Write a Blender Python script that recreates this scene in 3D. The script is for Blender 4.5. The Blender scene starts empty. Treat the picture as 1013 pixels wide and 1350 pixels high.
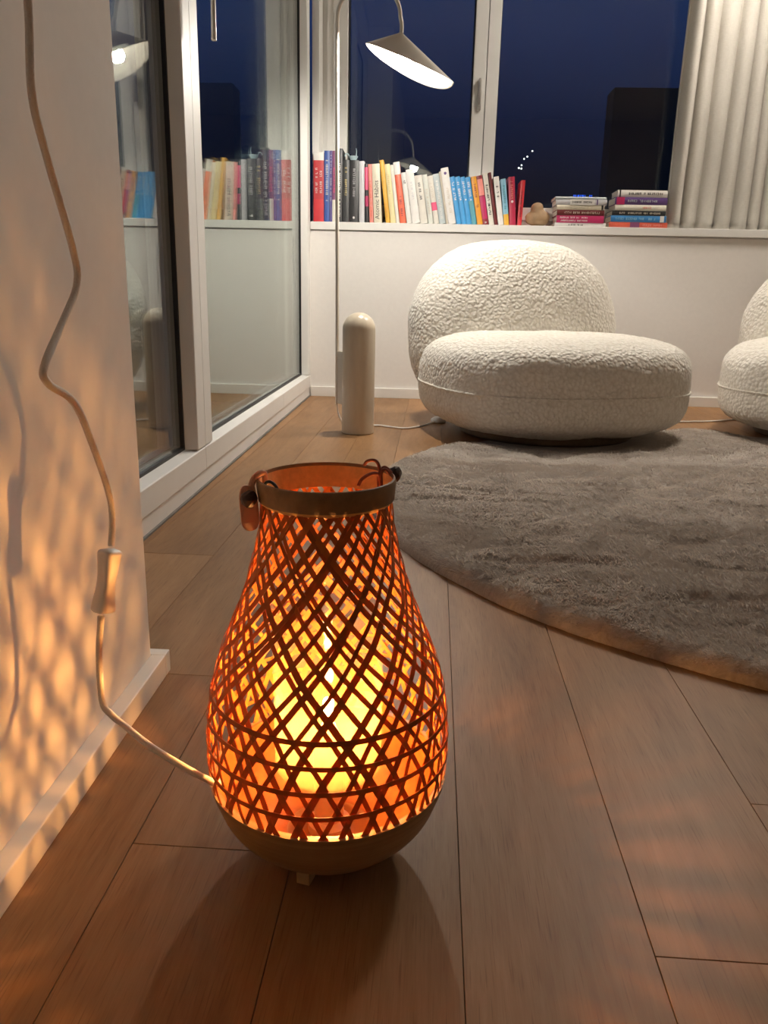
import bpy, bmesh, math, random
from mathutils import Vector, Matrix, noise
random.seed(7)
C = bpy.context.scene.collection
PI = math.pi

# ------------------------------------------------------------------ helpers
def obj(name, bm, mats=None, parent=None, smooth=False, auto=None):
    me = bpy.data.meshes.new(name)
    bmesh.ops.recalc_face_normals(bm, faces=bm.faces[:])
    bm.to_mesh(me); bm.free()
    if mats is not None:
        for m in (mats if isinstance(mats, (list, tuple)) else [mats]):
            me.materials.append(m)
    if smooth:
        me.polygons.foreach_set('use_smooth', [True] * len(me.polygons))
        if auto is not None:
            me.set_sharp_from_angle(angle=math.radians(auto))
    o = bpy.data.objects.new(name, me); C.objects.link(o)
    if parent is not None: o.parent = parent
    return o

def tag(o, label=None, cat=None, group=None, kind=None):
    if label: o['label'] = label
    if cat: o['category'] = cat
    if group: o['group'] = group
    if kind: o['kind'] = kind
    return o

def thing(name, label, cat, loc=(0, 0, 0), rot=(0, 0, 0), group=None):
    o = bpy.data.objects.new(name, None); C.objects.link(o)
    o.empty_display_size = 0.05
    o.location = loc; o.rotation_euler = rot
    return tag(o, label, cat, group)

def box(bm, x0, x1, y0, y1, z0, z1, bev=0.0, mi=0):
    t = bmesh.new()
    bmesh.ops.create_cube(t, size=1)
    for v in t.verts:
        v.co = Vector((x0 + (v.co.x + .5) * (x1 - x0), y0 + (v.co.y + .5) * (y1 - y0), z0 + (v.co.z + .5) * (z1 - z0)))
    if bev > 0:
        bmesh.ops.bevel(t, geom=t.edges[:], offset=bev, segments=2, affect='EDGES', profile=.6)
    for f in t.faces: f.material_index = mi
    merge(bm, t)

def merge(bm, t, mat=None):
    if mat is not None: bmesh.ops.transform(t, matrix=mat, verts=t.verts)
    me = bpy.data.meshes.new('tmp'); t.to_mesh(me); t.free(); bm.from_mesh(me); bpy.data.meshes.remove(me)

def lathe(bm, prof, n=64, cx=0, cy=0, mi=0, close=False):
    rings = []
    for r, z in prof:
        if r < 1e-6: rings.append([bm.verts.new((cx, cy, z))])
        else: rings.append([bm.verts.new((cx + r * math.cos(2 * PI * k / n), cy + r * math.sin(2 * PI * k / n), z)) for k in range(n)])
    prs = list(zip(rings, rings[1:]))
    if close: prs.append((rings[-1], rings[0]))
    for a, b in prs:
        for k in range(n):
            k2 = (k + 1) % n
            if len(a) == 1 and len(b) == 1: continue
            if len(a) == 1: f = bm.faces.new((a[0], b[k2], b[k]))
            elif len(b) == 1: f = bm.faces.new((a[k], a[k2], b[0]))
            else: f = bm.faces.new((a[k], a[k2], b[k2], b[k]))
            f.material_index = mi

def spline(pts, n):
    """Catmull-Rom through the points, n samples per span"""
    P = [Vector(p) for p in pts]; out = []
    for i in range(len(P) - 1):
        p0 = P[max(i - 1, 0)]; p1 = P[i]; p2 = P[i + 1]; p3 = P[min(i + 2, len(P) - 1)]
        for k in range(n):
            t = k / n
            out.append(.5 * ((2 * p1) + (p2 - p0) * t + (2 * p0 - 5 * p1 + 4 * p2 - p3) * t * t + (3 * p1 - p0 - 3 * p2 + p3) * t ** 3))
    out.append(P[-1]); return out

def tube(bm, pts, r, seg=10, caps=True):
    pts = [Vector(p) for p in pts]
    rad = r if callable(r) else (lambda t: r)
    T = [(pts[min(i + 1, len(pts) - 1)] - pts[max(i - 1, 0)]).normalized() for i in range(len(pts))]
    ref = Vector((0, 0, 1)) if abs(T[0].z) < .9 else Vector((1, 0, 0))
    N = (ref - T[0] * ref.dot(T[0])).normalized(); rings = []
    for i, p in enumerate(pts):
        N = (N - T[i] * N.dot(T[i])).normalized(); Bn = T[i].cross(N)
        rr = rad(i / (len(pts) - 1))
        rings.append([bm.verts.new(p + (N * math.cos(2 * PI * k / seg) + Bn * math.sin(2 * PI * k / seg)) * rr) for k in range(seg)])
    for a, b in zip(rings, rings[1:]):
        for k in range(seg): bm.faces.new((a[k], a[(k + 1) % seg], b[(k + 1) % seg], b[k]))
    if caps: bm.faces.new(rings[0][::-1]); bm.faces.new(rings[-1])

def lerp(x, xs, ys):
    if x <= xs[0]: return ys[0]
    for i in range(len(xs) - 1):
        if x <= xs[i + 1]:
            t = (x - xs[i]) / (xs[i + 1] - xs[i]); return ys[i] + (ys[i + 1] - ys[i]) * t
    return ys[-1]

def herm(x, xs, ys):
    if x <= xs[0]: return ys[0]
    if x >= xs[-1]: return ys[-1]
    n = len(xs); m = []
    for i in range(n):
        a, b = max(i - 1, 0), min(i + 1, n - 1); m.append((ys[b] - ys[a]) / (xs[b] - xs[a]))
    i = 0
    while x > xs[i + 1]: i += 1
    h = xs[i + 1] - xs[i]; t = (x - xs[i]) / h
    return (2*t**3-3*t*t+1)*ys[i] + (t**3-2*t*t+t)*h*m[i] + (-2*t**3+3*t*t)*ys[i+1] + (t**3-t*t)*h*m[i+1]

def sstep(a, b, x):
    t = min(1, max(0, (x - a) / (b - a))); return t * t * (3 - 2 * t)

# ------------------------------------------------------------------ materials
class Mat:
    def __init__(s, name):
        s.m = bpy.data.materials.new(name); s.m.use_nodes = True; s.t = s.m.node_tree; s.t.nodes.clear()
        s.out = s.n('ShaderNodeOutputMaterial')
    def n(s, typ, **kw):
        nd = s.t.nodes.new(typ)
        for k, v in kw.items(): setattr(nd, k, v)
        return nd
    def l(s, a, b): s.t.links.new(a, b)
    def inp(s, nd, **kw):
        for k, v in kw.items():
            k = k.replace('_', ' ')
            if hasattr(v, 'is_linked') or isinstance(v, bpy.types.NodeSocket): s.l(v, nd.inputs[k])
            else: nd.inputs[k].default_value = v
        return nd
    def math(s, op, a, b=None):
        nd = s.n('ShaderNodeMath', operation=op)
        for i, v in enumerate((a, b)):
            if v is None: continue
            if isinstance(v, bpy.types.NodeSocket): s.l(v, nd.inputs[i])
            else: nd.inputs[i].default_value = v
        return nd.outputs[0]
    def coords(s, scale=(1, 1, 1), kind='Object', off=None):
        tc = s.n('ShaderNodeTexCoord'); mp = s.n('ShaderNodeMapping')
        mp.inputs['Scale'].default_value = scale; s.l(tc.outputs[kind], mp.inputs['Vector'])
        if off is not None: s.l(off, mp.inputs['Location'])
        return mp.outputs[0]
    def noise(s, vec, scale, detail=3, rough=.55, dist=0, out='Fac'):
        nd = s.n('ShaderNodeTexNoise'); s.l(vec, nd.inputs['Vector'])
        s.inp(nd, Scale=scale, Detail=detail, Roughness=rough, Distortion=dist); return nd.outputs[out]
    def ramp(s, fac, stops):
        nd = s.n('ShaderNodeValToRGB'); s.l(fac, nd.inputs[0]); e = nd.color_ramp.elements
        e[0].position, e[0].color = stops[0][0], (*stops[0][1], 1); e[1].position, e[1].color = stops[-1][0], (*stops[-1][1], 1)
        for p, c in stops[1:-1]: x = e.new(p); x.color = (*c, 1)
        return nd.outputs[0]
    def bump(s, h, strength=.3, dist=.01, prev=None):
        nd = s.n('ShaderNodeBump'); s.l(h, nd.inputs['Height']); s.inp(nd, Strength=strength, Distance=dist)
        if prev is not None: s.l(prev, nd.inputs['Normal'])
        return nd.outputs[0]
    def pbsdf(s, col, rough=.5, metal=0, normal=None, spec=.5, **kw):
        b = s.n('ShaderNodeBsdfPrincipled')
        if isinstance(col, bpy.types.NodeSocket): s.l(col, b.inputs['Base Color'])
        else: b.inputs['Base Color'].default_value = (*col, 1)
        if isinstance(rough, bpy.types.NodeSocket): s.l(rough, b.inputs['Roughness'])
        else: b.inputs['Roughness'].default_value = rough
        b.inputs['Metallic'].default_value = metal; b.inputs['Specular IOR Level'].default_value = spec
        if normal is not None: s.l(normal, b.inputs['Normal'])
        for k, v in kw.items(): b.inputs[k.replace('_', ' ')].default_value = v
        return b.outputs[0]
    def done(s, shader): s.l(shader, s.out.inputs['Surface']); return s.m

def simple(name, col, rough=.5, var=.08, scale=30, bump=0, metal=0, spec=.5, bd=.002):
    m = Mat(name); v = m.coords()
    nz = m.noise(v, scale, 3)
    c0 = tuple(max(0, c * (1 - var)) for c in col); c1 = tuple(min(1, c * (1 + var)) for c in col)
    return m.done(m.pbsdf(m.ramp(nz, [(.3, c0), (.7, c1)]), rough, metal, m.bump(nz, bump, bd) if bump else None, spec))

def emit(name, col, strength):
    m = Mat(name); e = m.n('ShaderNodeEmission'); e.inputs[0].default_value = (*col, 1); e.inputs[1].default_value = strength
    return m.done(e.outputs[0])

M = {}
M['wall'] = simple('wall_paint', (.80, .775, .74), .75, .015, 60, .06, bd=.001)
M['ceiling'] = simple('ceiling_paint', (.72, .68, .62), .85, .01, 20)
M['frame'] = simple('window_lacquer', (.76, .75, .72), .5, .015, 15, spec=.3)
M['wall_taupe'] = simple('taupe_wall_paint', (.42, .36, .30), .75, .015, 60)
M['skirt'] = simple('skirting_paint', (.78, .76, .72), .45, .015, 20)
M['gasket'] = simple('black_rubber', (.012, .012, .013), .5)
M['gap'] = simple('grey_sealant', (.16, .15, .14), .6)
M['steel'] = simple('brushed_steel', (.62, .60, .57), .4, .04, 60, metal=.75)
M['cream_metal'] = simple('cream_powder_coat', (.74, .69, .60), .38, .02, 40)
M['white_plastic'] = simple('white_plastic', (.80, .78, .75), .35, .01)
M['grey_plastic'] = simple('pale_grey_plastic', (.55, .53, .52), .4, .02)
M['dark_base'] = simple('dark_stained_wood', (.12, .085, .055), .5, .15, 40)
M['socket'] = simple('socket_ceramic', (.7, .66, .58), .4)
M['paper'] = simple('book_paper', (.72, .68, .58), .85, .06, 200)
M['exterior'] = simple('exterior_render', (.10, .10, .105), .9, .1, .5)
M['knot'] = simple('dark_wood_bead', (.06, .025, .018), .45, .2, 200)
M['string'] = simple('red_brown_string', (.24, .055, .03), .7, .2, 300)

# glass: thin clear panes that reflect by Fresnel on both faces
def glass_mat(name, n):
    m = Mat(name); g = m.n('ShaderNodeNewGeometry')
    ior = m.math('ADD', m.math('MULTIPLY', g.outputs['Backfacing'], 1 / n - n), n)
    fr = m.n('ShaderNodeFresnel'); m.l(ior, fr.inputs['IOR'])
    tr = m.n('ShaderNodeBsdfTransparent'); tr.inputs[0].default_value = (.96, .98, .97, 1)
    gl = m.n('ShaderNodeBsdfGlossy'); gl.inputs['Roughness'].default_value = .0; gl.inputs[0].default_value = (.93, .97, .95, 1)
    mx = m.n('ShaderNodeMixShader'); m.l(fr.outputs[0], mx.inputs[0]); m.l(tr.outputs[0], mx.inputs[1]); m.l(gl.outputs[0], mx.inputs[2])
    return m.done(mx.outputs[0])
M['glass'] = glass_mat('window_glass', 1.5); M['door_glass'] = glass_mat('coated_door_glass', 1.7)

def floor_mat():
    m = Mat('oak_parquet'); at = m.n('ShaderNodeAttribute', attribute_name='plank')
    sep = m.n('ShaderNodeSeparateColor'); m.l(at.outputs['Color'], sep.inputs[0])
    tc = m.n('ShaderNodeTexCoord')
    off = m.n('ShaderNodeCombineXYZ'); m.l(m.math('MULTIPLY', sep.outputs[0], 37.0), off.inputs[0]); m.l(m.math('MULTIPLY', sep.outputs[1], 53.0), off.inputs[1])
    add = m.n('ShaderNodeVectorMath', operation='ADD'); m.l(tc.outputs['Object'], add.inputs[0]); m.l(off.outputs[0], add.inputs[1])
    def mp(sc):
        x = m.n('ShaderNodeMapping'); x.inputs['Scale'].default_value = sc; m.l(add.outputs[0], x.inputs['Vector']); return x.outputs[0]
    broad = m.noise(mp((9, 1.6, 1)), 1.0, 3, .6, 1.2)
    figure = m.noise(mp((26, 3.2, 1)), 1.0, 4, .65, 2.2)
    fine = m.noise(mp((420, 14, 1)), 1.0, 3, .7)
    pore = m.noise(mp((700, 22, 1)), 1.0, 1, .5)
    mixv = m.math('ADD', m.math('MULTIPLY', broad, .42), m.math('ADD', m.math('MULTIPLY', figure, .36), m.math('MULTIPLY', fine, .22)))
    col = m.ramp(mixv, [(.30, (.18, .082, .030)), (.46, (.265, .136, .056)), (.58, (.325, .175, .077)), (.74, (.40, .235, .112))])
    hs = m.n('ShaderNodeHueSaturation'); m.l(col, hs.inputs['Color']); m.l(m.math('ADD', m.math('MULTIPLY', sep.outputs[2], .18), .91), hs.inputs['Value'])
    pr = m.ramp(pore, [(.28, (.55, .5, .46)), (.40, (1, 1, 1))])
    mul = m.n('ShaderNodeMix', data_type='RGBA', blend_type='MULTIPLY'); mul.inputs[0].default_value = .55
    m.l(hs.outputs[0], mul.inputs[6]); m.l(pr, mul.inputs[7])
    rg = m.math('ADD', m.math('MULTIPLY', fine, .14), .36)
    return m.done(m.pbsdf(mul.outputs[2], rg, 0, m.bump(fine, .12, .0006), .25))
M['floor'] = floor_mat()

def bouclé():
    m = Mat('cream_boucle'); v = m.coords()
    vo = m.n('ShaderNodeTexVoronoi', feature='SMOOTH_F1'); w = m.noise(v, 40, 2, .5, 0, 'Color')
    mx = m.n('ShaderNodeVectorMath', operation='MULTIPLY_ADD'); m.l(w, mx.inputs[0]); mx.inputs[1].default_value = (.012, .012, .012); m.l(v, mx.inputs[2])
    m.l(mx.outputs[0], vo.inputs['Vector']); m.inp(vo, Scale=88.0, Smoothness=.35, Randomness=1.0)
    curl = m.math('SUBTRACT', 1.0, vo.outputs['Distance'])
    nz = m.noise(v, 170, 3, .6, .8)
    h = m.math('ADD', curl, m.math('MULTIPLY', nz, .18))
    col = m.ramp(curl, [(.2, (.72, .67, .58)), (.75, (.84, .80, .72))])
    return m.done(m.pbsdf(col, .95, 0, m.bump(h, .8, .006), .15, Sheen_Weight=.25, Sheen_Roughness=.5))
M['boucle'] = bouclé()

def rug_mat():
    m = Mat('taupe_plush'); v = m.coords((1, 1, 1))
    w = m.noise(v, 5, 2, .5, 0, 'Color')
    mx = m.n('ShaderNodeVectorMath', operation='MULTIPLY_ADD'); m.l(w, mx.inputs[0]); mx.inputs[1].default_value = (.12, .12, .12); m.l(v, mx.inputs[2])
    mp = m.n('ShaderNodeMapping'); mp.inputs['Scale'].default_value = (60, 190, 120); mp.inputs['Rotation'].default_value = (0, 0, .35); m.l(mx.outputs[0], mp.inputs['Vector'])
    st = m.noise(mp.outputs[0], 1, 4, .7, .6); big = m.noise(v, 9, 4, .65, 1.0)
    f = m.math('ADD', m.math('MULTIPLY', st, .5), m.math('MULTIPLY', big, .5))
    col = m.ramp(f, [(.33, (.33, .28, .235)), (.52, (.46, .40, .345)), (.68, (.58, .515, .45))])
    return m.done(m.pbsdf(col, .95, 0, m.bump(m.math('ADD', st, m.math('MULTIPLY', big, .6)), .75, .006), .1, Sheen_Weight=.35, Sheen_Roughness=.45))
M['rug'] = rug_mat()

def curtain_mat():
    m = Mat('linen_curtain'); v = m.coords((1, 1, 1))
    wa = m.noise(m.coords((900, 900, 60)), 1, 2); we = m.noise(m.coords((60, 60, 900)), 1, 2)
    f = m.math('MULTIPLY', m.math('ADD', wa, we), .5)
    col = m.ramp(f, [(.35, (.56, .53, .47)), (.65, (.68, .65, .59))])
    p = m.pbsdf(col, .9, 0, m.bump(f, .25, .001), .1)
    tr = m.n('ShaderNodeBsdfTranslucent'); tr.inputs[0].default_value = (.6, .56, .5, 1)
    mx = m.n('ShaderNodeMixShader'); mx.inputs[0].default_value = .18; m.l(p, mx.inputs[1]); m.l(tr.outputs[0], mx.inputs[2])
    return m.done(mx.outputs[0])
M['curtain'] = curtain_mat()

def stone_mat():
    m = Mat('cream_travertine'); v = m.coords((1, 1, .22))
    a = m.noise(v, 16, 4, .5, .4); b = m.noise(v, 90, 3)
    col = m.ramp(m.math('ADD', m.math('MULTIPLY', a, .7), m.math('MULTIPLY', b, .3)), [(.3, (.62, .52, .39)), (.55, (.68, .59, .46)), (.75, (.73, .65, .53))])
    return m.done(m.pbsdf(col, .28, 0, None, .5))
M['stone'] = stone_mat()

def bamboo(name, d, t, mix, rough=.5, scale=(60, 60, 60)):
    m = Mat(name); v = m.coords(scale); nz = m.noise(v, 1, 3)
    at = m.n('ShaderNodeAttribute', attribute_name='strip'); sep = m.n('ShaderNodeSeparateColor'); m.l(at.outputs['Color'], sep.inputs[0])
    val = m.math('ADD', m.math('MULTIPLY', nz, .3), m.math('ADD', m.math('MULTIPLY', sep.outputs[0], .5), .6))
    def sc(c):
        x = m.n('ShaderNodeVectorMath', operation='SCALE'); x.inputs[0].default_value = c; m.l(val, x.inputs['Scale']); return x.outputs[0]
    p = m.n('ShaderNodeBsdfPrincipled'); m.l(sc(d), p.inputs['Base Color']); p.inputs['Roughness'].default_value = rough; p.inputs['Specular IOR Level'].default_value = .3
    tr = m.n('ShaderNodeBsdfTranslucent'); m.l(sc(t), tr.inputs[0])
    mx = m.n('ShaderNodeMixShader'); mx.inputs[0].default_value = mix; m.l(p.outputs[0], mx.inputs[1]); m.l(tr.outputs[0], mx.inputs[2])
    return m.done(mx.outputs[0])
M['strip'] = bamboo('bamboo_strip', (.56, .16, .028), (.62, .13, .012), .20)
M['rim'] = simple('bamboo_rim', (.26, .15, .065), .5, .2, 120)
M['rim_in'] = simple('bamboo_rim_lit_inside', (.95, .52, .17), .5, .12, 200)  # lantern light put into the colour, brighter orange than the rim outside

def turned_wood():
    m = Mat('turned_bamboo'); v = m.coords((6, 6, 420)); nz = m.noise(v, 1, 3, .6); b = m.noise(m.coords((20, 20, 60)), 1, 3)
    f = m.math('ADD', m.math('MULTIPLY', nz, .6), m.math('MULTIPLY', b, .4))
    col = m.ramp(f, [(.35, (.27, .16, .07)), (.65, (.40, .26, .13))])
    return m.done(m.pbsdf(col, .42, 0, m.bump(nz, .15, .0005), .4))
M['bowl'] = turned_wood()
M['foot'] = simple('pale_wood_foot', (.55, .37, .19), .5, .1, 90)
M['bowl_in'] = simple('bowl_inside_glow_tone', (.30, .092, .014), .5, .25, 90)  # bulb's orange put into the colour, dark enough not to burn out

def glow_glass():
    m = Mat('hazy_glass'); g = m.n('ShaderNodeNewGeometry')
    tr = m.n('ShaderNodeBsdfTransparent'); tr.inputs[0].default_value = (1, .98, .94, 1)
    tl = m.n('ShaderNodeBsdfTranslucent'); tl.inputs[0].default_value = (1, .82, .36, 1)
    gl = m.n('ShaderNodeBsdfGlossy'); gl.inputs['Roughness'].default_value = .08
    a = m.n('ShaderNodeMixShader'); nz = m.noise(m.coords((40, 40, 25)), 1, 2); m.l(m.math('ADD', m.math('MULTIPLY', nz, .07), .045), a.inputs[0]); m.l(tr.outputs[0], a.inputs[1]); m.l(tl.outputs[0], a.inputs[2])
    b = m.n('ShaderNodeMixShader'); b.inputs[0].default_value = .015; m.l(a.outputs[0], b.inputs[1]); m.l(gl.outputs[0], b.inputs[2])
    return m.done(b.outputs[0])
M['haze'] = glow_glass()

def leather():
    m = Mat('pale_leather'); nz = m.noise(m.coords((150, 150, 150)), 1, 3)
    p = m.pbsdf(m.ramp(nz, [(.3, (.70, .45, .32)), (.7, (.78, .54, .40))]), .6)
    tr = m.n('ShaderNodeBsdfTranslucent'); tr.inputs[0].default_value = (.75, .42, .28, 1)
    mx = m.n('ShaderNodeMixShader'); mx.inputs[0].default_value = .4; m.l(p, mx.inputs[1]); m.l(tr.outputs[0], mx.inputs[2])
    return m.done(mx.outputs[0])
M['leather'] = leather()
def fabric_cord():
    m = Mat('white_textile_cord'); nz = m.noise(m.coords((900, 900, 500)), 1, 2)
    return m.done(m.pbsdf(m.ramp(nz, [(.35, (.72, .68, .64)), (.65, (.79, .76, .72))]), .8, 0, m.bump(nz, .4, .0008), .2))
M['cord'] = fabric_cord()
LANT = (1.0, .44, .12)
M['lantern_bulb'] = emit('lantern_bulb_glow', LANT, 2200)
M['lamp_bulb'] = emit('reading_bulb_glow', (1.0, .93, .83), 1750)
M['room_bulb'] = emit('ceiling_lamp_glow', (1.0, .91, .80), 86.0)
M['globe'] = emit('fill_globe_glow', (1.0, .80, .60), 1.6)  # glow of the added fill source
M['blue_sign'] = emit('blue_neon', (.03, .13, 1.0), 1.6)
M['street'] = emit('street_lamp_glow', (1.0, .97, .92), 4.0)

# ------------------------------------------------------------------ setting
def struct(name, bm, m, parent=None, smooth=False, auto=None):
    o = obj(name, bm, m, parent, smooth, auto)
    if parent is None: o['kind'] = 'structure'
    return o

# floor: planks as one mesh, seams are real gaps over a dark subfloor
bm = bmesh.new(); W = .137
cl = bm.loops.layers.float_color.new('plank')
def plank(x0, x1, y0, y1):
    g = .0003; b = .0003; c = (random.random(), random.random(), random.random(), 1)
    v = [bm.verts.new(p) for p in ((x0+g, y0+g, -.004), (x1-g, y0+g, -.004), (x1-g, y1-g, -.004), (x0+g, y1-g, -.004),
                                   (x0+g, y0+g, -b), (x1-g, y0+g, -b), (x1-g, y1-g, -b), (x0+g, y1-g, -b),
                                   (x0+g+b, y0+g+b, 0), (x1-g-b, y0+g+b, 0), (x1-g-b, y1-g-b, 0), (x0+g+b, y1-g-b, 0))]
    fs = [bm.faces.new(v[8:12])]
    for a in (0, 4):
        for k in range(4): fs.append(bm.faces.new((v[a+k], v[a+(k+1) % 4], v[a+4+(k+1) % 4], v[a+4+k])))
    for f in fs:
        for l in f.loops: l[cl] = c
fixed = {-2: .547, 1: .465, 2: .652, 0: 1.62, -1: 2.05, 3: 1.3}
for k in range(-5, 26):
    xa = .037 + W * k; y = fixed.get(k, random.uniform(-.2, 1.6)); L = 1.75
    ys = [y + L * j * (1 + .0) for j in range(-3, 4)]
    ys = [v for v in ys if -2.3 < v < 3.75]; ys = [-2.35] + ys + [3.8]
    for a, b_ in zip(ys, ys[1:]): plank(xa, xa + W, a, b_)
f_o = struct('floor', bm, M['floor']); 
f_o.rotation_euler.z = -.012   # the boards run a touch off the window wall
bm = bmesh.new(); box(bm, -.75, 3.4, -2.4, 3.95, -.12, -.0041); struct('floor_slab', bm, M['gasket']).name = 'trim_9'

CEIL = 2.4
bm = bmesh.new(); box(bm, -.75, 3.3, -2.3, 3.95, CEIL, CEIL + .12); struct('ceiling', bm, M['ceiling'])
bm = bmesh.new(); box(bm, -.75, -.3145, -2.3, .845, 0, CEIL, .002); struct('wall_left', bm, M['wall'])
bm = bmesh.new(); box(bm, 3.2, 3.3, -2.3, 3.95, 0, CEIL); struct('wall_right', bm, M['wall_taupe'])
bm = bmesh.new(); box(bm, -.3145, 3.2, -2.4, -2.3, 0, CEIL); struct('wall_front', bm, M['wall_taupe'])
bm = bmesh.new(); box(bm, -.62, 3.2, 3.545, 3.86, 0, .705); box(bm, -.62, 3.2, 3.557, 3.86, .705, .7405)
box(bm, -.62, 3.2, 3.66, 3.86, 2.2, CEIL); box(bm, 2.3, 3.2, 3.66, 3.86, .743, 2.2)
struct('wall_back', bm, M['wall'])
bm = bmesh.new(); box(bm, -.75, -.507, .845, 3.66, 2.2, CEIL); struct('wall_lintel', bm, M['wall']).name = 'trim_8'
bm = bmesh.new(); box(bm, -.505, 3.2, 3.535, 3.86, .711, .743, .002); struct('trim_1', bm, M['frame'])          # window sill
bm = bmesh.new(); box(bm, -.505, 3.2, 3.533, 3.545, 0, .043, .0015); struct('baseboard_back', bm, M['skirt'])
bm = bmesh.new(); box(bm, -.3145, -.297, -2.3, .845, 0, .0275, .0015)
box(bm, -.5, -.297, .845, .8615, 0, .0275, .0015); struct('baseboard_left', bm, M['skirt'])

# sliding glass door: threshold, two sashes
bm = bmesh.new()
box(bm, -.62, -.511, .845, 3.545, 0, .040, .001); struct('trim_2', bm, M['frame'])
bm = bmesh.new(); box(bm, -.511, -.5055, .8615, 3.545, 0, .004); struct('trim_3', bm, M['gap'])
def sash(name, y0, y1, sl, sr, joint=None):
    """rails and stiles with a chamfered glazing ledge; glass at x=-.54"""
    bm = bmesh.new(); xf, xb = -.507, -.60; z0, z1, zt = .0405, .094, 2.2
    def pr(prof, axis, a, b):  # extrude a profile (list of (x,t)) along axis
        n = len(prof); A = []; B_ = []
        for x, t in prof:
            A.append(bm.verts.new((x, a, t) if axis == 'y' else (x, t, a))); B_.append(bm.verts.new((x, b, t) if axis == 'y' else (x, t, b)))
        for k in range(n): bm.faces.new((A[k], A[(k+1) % n], B_[(k+1) % n], B_[k]))
        bm.faces.new(A); bm.faces.new(B_[::-1])
    # bottom rail (ledge rises a little to the glass)
    segs = [(y0, y1)] if joint is None else [(y0, joint - .0006), (joint + .0006, y1)]
    for a, b in segs:
        pr([(xf-.001, z0), (xf, z0+.001), (xf, z1-.002), (xf-.002, z1), (-.536, .0985), (xb, .0985), (xb, z0)], 'y', a, b)
    pr([(xf, zt), (xf, zt-.055), (-.536, zt-.06), (xb, zt-.06), (xb, zt)], 'y', y0, y1)
    # stiles
    pr([(xf, y0), (xf, y0+sl-.002), (xf-.002, y0+sl), (-.536, y0+sl+.004), (xb, y0+sl+.004), (xb, y0)], 'z', .0985, zt-.06)
    pr([(xf, y1), (xf, y1-sr+.002), (xf-.002, y1-sr), (-.536, y1-sr-.004), (xb, y1-sr-.004), (xb, y1)], 'z', .0985, zt-.06)
    bmesh.ops.remove_doubles(bm, verts=bm.verts, dist=1e-6)
    o = struct(name, bm, M['frame'])
    a, b = y0+sl+.004, y1-sr-.004
    bm = bmesh.new(); t = .0065
    for za, zb, ya, yb in ((.0985, .0985+t, a, b), (zt-.06-t, zt-.06, a, b), (.0985, zt-.06, a, a+t), (.0985, zt-.06, b-t, b)):
        box(bm, -.5475, -.5365, ya, yb, za, zb)
    obj('gasket', bm, M['gasket'], o)
    for x in (-.541, -.561):
        bm = bmesh.new(); box(bm, x-.004, x, a, b, .0985, zt-.06); obj('pane', bm, M['door_glass'], o)
    bm = bmesh.new()
    for za, zb, ya, yb in ((.0985, .108, a, b), (.0985, zt-.06, a, a+.01), (.0985, zt-.06, b-.01, b)): box(bm, -.5605, -.5455, ya, yb, za, zb)
    obj('pane_spacer', bm, M['gasket'], o)
    return o
d1 = sash('door_1', .85, 1.8, .06, .062)
d2 = sash('door_2', 1.8025, 3.545, .06, .066, 2.85)
bm = bmesh.new()   # vertical lever handle of the sliding sash
tube(bm, spline([(-.506, 1.842, 1.115), (-.485, 1.842, 1.115), (-.467, 1.842, 1.105), (-.465, 1.840, 1.07), (-.465, 1.836, .99), (-.465, 1.834, .957)], 8), .0055, 12)
box(bm, -.5065, -.5, 1.827, 1.857, 1.07, 1.16, .002)
obj('door_handle', bm, M['steel'], d2, True, 40)

# back window: outer frame, left sash, right sash
def wframe(bm, x0, x1, z0, z1, y0, y1, w):
    l, r, b, t = w
    box(bm, x0, x0+l, y0, y1, z0, z1, .002); box(bm, x1-r, x1, y0, y1, z0, z1, .002)
    box(bm, x0+l, x1-r, y0, y1, z0, z0+b, .002); box(bm, x0+l, x1-r, y0, y1, z1-t, z1, .002)
bm = bmesh.new()
wframe(bm, -.505, 2.3, .744, 2.2, 3.715, 3.83, (.05, .05, .03, .03))
box(bm, -.505, -.475, 3.60, 3.715, .744, 2.2, .002)
box(bm, -.455, -.428, 3.705, 3.80, .744, 2.2, .002)
struct('trim_4', bm, M['frame'])
def window(name, x0, x1, w):
    bm = bmesh.new(); wframe(bm, x0, x1, .776, 2.168, 3.70, 3.79, w)
    o = struct(name, bm, M['frame'])
    gx0, gx1, gz0, gz1 = x0+w[0], x1-w[1], .776+w[2], 2.168-w[3]
    bm = bmesh.new(); t = .005
    for a, b, c, d in ((gx0, gx0+t, gz0, gz1), (gx1-t, gx1, gz0, gz1), (gx0, gx1, gz0, gz0+t), (gx0, gx1, gz1-t, gz1)):
        box(bm, a, b, 3.738, 3.79, c, d)
    obj('gasket', bm, M['gasket'], o)
    for y in (3.75, 3.77):
        bm = bmesh.new(); box(bm, gx0+.001, gx1-.001, y, y+.004, gz0, gz1); obj('pane', bm, M['glass'], o)
    return o
w1 = window('window_1', -.4275, .2205, (.060, .0525, .054, .055))
w2 = window('window_2', .2235, 2.25, (.0505, .055, .054, .055))
bm = bmesh.new()
box(bm, .188, .206, 3.692, 3.70, 1.215, 1.335, .004)
box(bm, .190, .204, 3.667, 3.694, 1.305, 1.330, .004)
box(bm, .190, .204, 3.655, 3.672, 1.225, 1.332, .005)
obj('window_handle', bm, M['steel'], w1, True, 40)

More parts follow.
